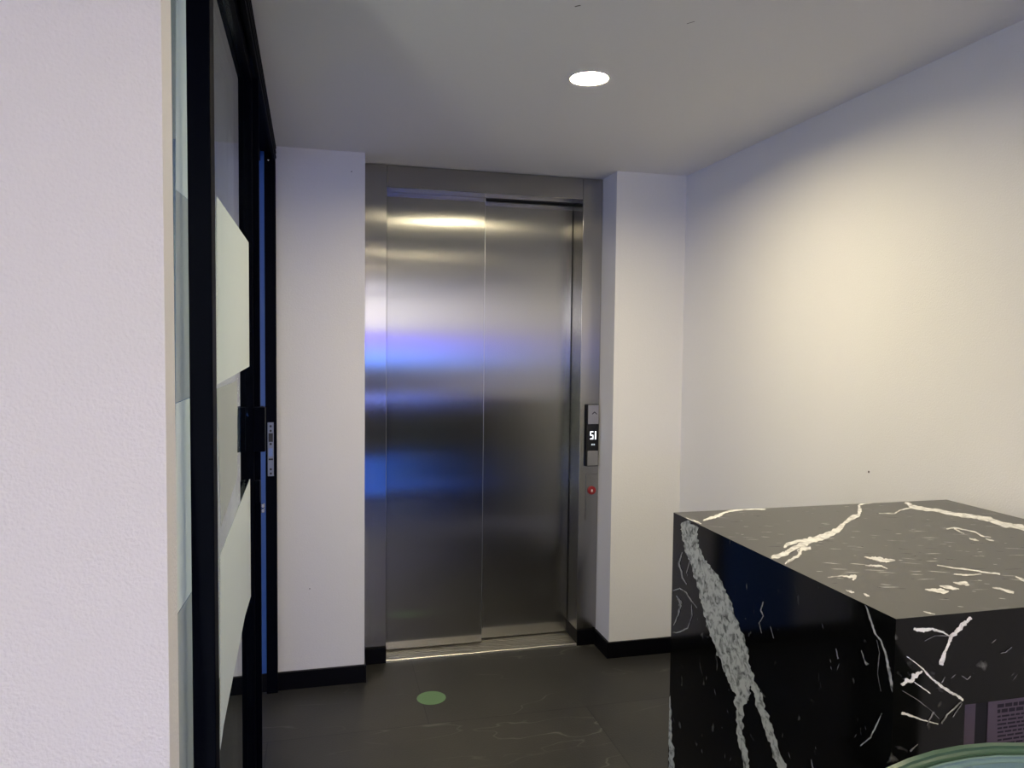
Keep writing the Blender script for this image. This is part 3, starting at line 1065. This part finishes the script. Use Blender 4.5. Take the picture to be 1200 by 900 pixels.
# ------------------------------------------------------------------ downlights
def downlight(x, y, label, mat, rec):
    t = thing('ceiling_downlight', label, 'ceiling light', (x, y, ZC), 0, 'recessed round downlights')
    bm = bmesh.new()
    rings, fs = bm_lathe(bm, [(.0545, .010), (.0545, -.0012), (.0575, -.0030), (.0605, -.0026), (.0615, -.0003)], (0, 0, 0), 64)
    bmesh.ops.recalc_face_normals(bm, faces=fs)
    obj('trim_ring', bm, M['trim_white'], t, True)
    bm = bmesh.new(); bm_lathe(bm, [(.0538, -.001), (.050, rec + .0015)], (0, 0, 0), 64)
    r = obj('reflector', bm, M['reflector'], t, True)
    bm = bmesh.new(); bm_disc(bm, [(.0495, rec), (.0495, rec + .004)], (0, 0, 0), 64)
    obj('lens', bm, mat, t)
    return t


labels = ['round recessed ceiling downlight glowing over the hall before the elevator',
          'round recessed ceiling downlight above the near end of the counter',
          'round recessed ceiling downlight next behind the counter, seen only in the steel doors',
          'round recessed ceiling downlight left of the row, in front of the near white wall',
          'round recessed ceiling downlight far back in the room, in line with the counter',
          'round recessed ceiling downlight far back in the room, on the left side']
for i, (x, y) in enumerate(DL):
    downlight(x, y, labels[i], M['lamp_hall'] if i == 0 else M['lamp_back'], .0088 if i == 0 else .003)

# cool square panels far behind the camera
for x, y, lb in ((-1.9, -1.5, 'square white ceiling panel light on the left behind the viewer'), (-.4, -3.4, 'square white ceiling panel light near the rear wall')):
    t = thing('panel_light', lb, 'ceiling light', (x, y, ZC), 0)
    box('frame', -.31, .31, -.31, .31, -.014, -.0005, M['trim_white'], t, .002)
    box('diffuser', -.285, .285, -.285, .285, -.0165, -.0142, M['panel_light'], t)

struct_w = box('rear_fill_panel', -2.7, 1.4, YB + .0005, YB + .012, 1.62, 2.14, emis('rear_fill_glow', FILL_BACK, REAR_FILL))  # unseen glowing panel, added to raise the ambient light
struct(struct_w)
bm = bmesh.new()
for x0, x1 in ((-2.76, -2.7), (-1.36, -1.31), (0.02, .07), (1.4, 1.46)):
    bm_box(bm, x0, x1, YB + .0005, YB + .05, 1.56, 2.19)
bm_box(bm, -2.7, 1.4, YB + .0005, YB + .05, 1.56, 1.6195); bm_box(bm, -2.7, 1.4, YB + .0005, YB + .05, 2.1405, 2.19)
struct(obj('trim_rear_fill', bm, M['black_metal']))  # frame around the added fill panel
t = thing('panel_light', 'square white ceiling panel light in the room beyond the glass door', 'ceiling light', (-.95, 1.55, ZC), 0)
box('frame', -.31, .31, -.31, .31, -.014, -.0005, M['trim_white'], t, .002)
box('diffuser', -.285, .285, -.285, .285, -.0165, -.0142, emis('left_room_panel', (1.0, .97, .88), ROOM_LEFT), t)

lpf = thing('film_fill_light', 'added upright warm fill light hidden behind the near white wall', 'light', (-.33, .906, .05), 0)  # unseen lamp, added to light the frosted strip from behind
box('channel', -.02, .02, .0005, .012, 0, 1.75, M['trim_white'], lpf)
box('diffuser', -.015, .015, .0121, .016, .02, 1.73, emis('warm_film_fill', (1.0, .93, .76), FILM_FILL), lpf)

# wall screen and blue strip behind the camera, reflected by the doors
def screen_mat():
    m, nt, b = new_mat('blue_screen')
    tc = N(nt, 'ShaderNodeTexCoord')
    sp = N(nt, 'ShaderNodeSeparateXYZ')
    nt.links.new(tc.outputs['Generated'], sp.inputs[0])
    cr = N(nt, 'ShaderNodeValToRGB')
    cr.color_ramp.elements[0].color = (0.03, 0.26, 1.0, 1)
    cr.color_ramp.elements[1].color = (0.20, 0.10, 1.0, 1)
    nt.links.new(sp.outputs[2], cr.inputs[0])
    b.inputs['Base Color'].default_value = (0.01, 0.01, 0.02, 1)
    nt.links.new(cr.outputs[0], b.inputs['Emission Color'])
    b.inputs['Emission Strength'].default_value = SCREEN_LIGHT
    return m


sc = thing('wall_screen', 'wide wall screen glowing violet and blue on the rear wall', 'screen', (.85, YB, 1.1))
box('bezel', -.68, .68, .0005, .04, .0, .50, M['black_metal'], sc, .004)
box('display', -.65, .65, .0405, .044, .03, .47, screen_mat(), sc)
ls = thing('led_bar', 'thin blue light bar low on the rear wall below the screen', 'led bar', (.95, YB, .60))
box('housing', -.6, .6, .0005, .03, 0, .06, M['black_metal'], ls, .003)
box('diffuser', -.58, .58, .0305, .036, .012, .048, M['strip'], ls)
lp = thing('lit_bench_front', 'low blue backlit bench front just behind the viewer', 'bench', (.40, -.62, 0))
box('body', -.42, .42, .0005, .38, 0, .45, M['black_metal'], lp, .004)
box('lit_panel', -.39, .39, .3805, .386, .05, .40, M['strip_low'], lp)

bp_ = bmesh.new(); bm_box(bp_, XL, XR, YB, YB + .0004, 0, 1.08)
struct(obj('trim_2', bp_, simple('dark_wall_panel', (.015, .015, .018), .5)))
# dusk-blue window in the room beyond the glass
w = thing('dusk_window', 'window with blue evening light in the room beyond the glass door', 'window', (XL, 2.2, .9))
box('frame', .0005, .05, -.75, .75, 0, 1.1, M['black_metal'], w, .003)
box('pane', .0505, .056, -.70, .70, .05, 1.05, M['dusk'], w)
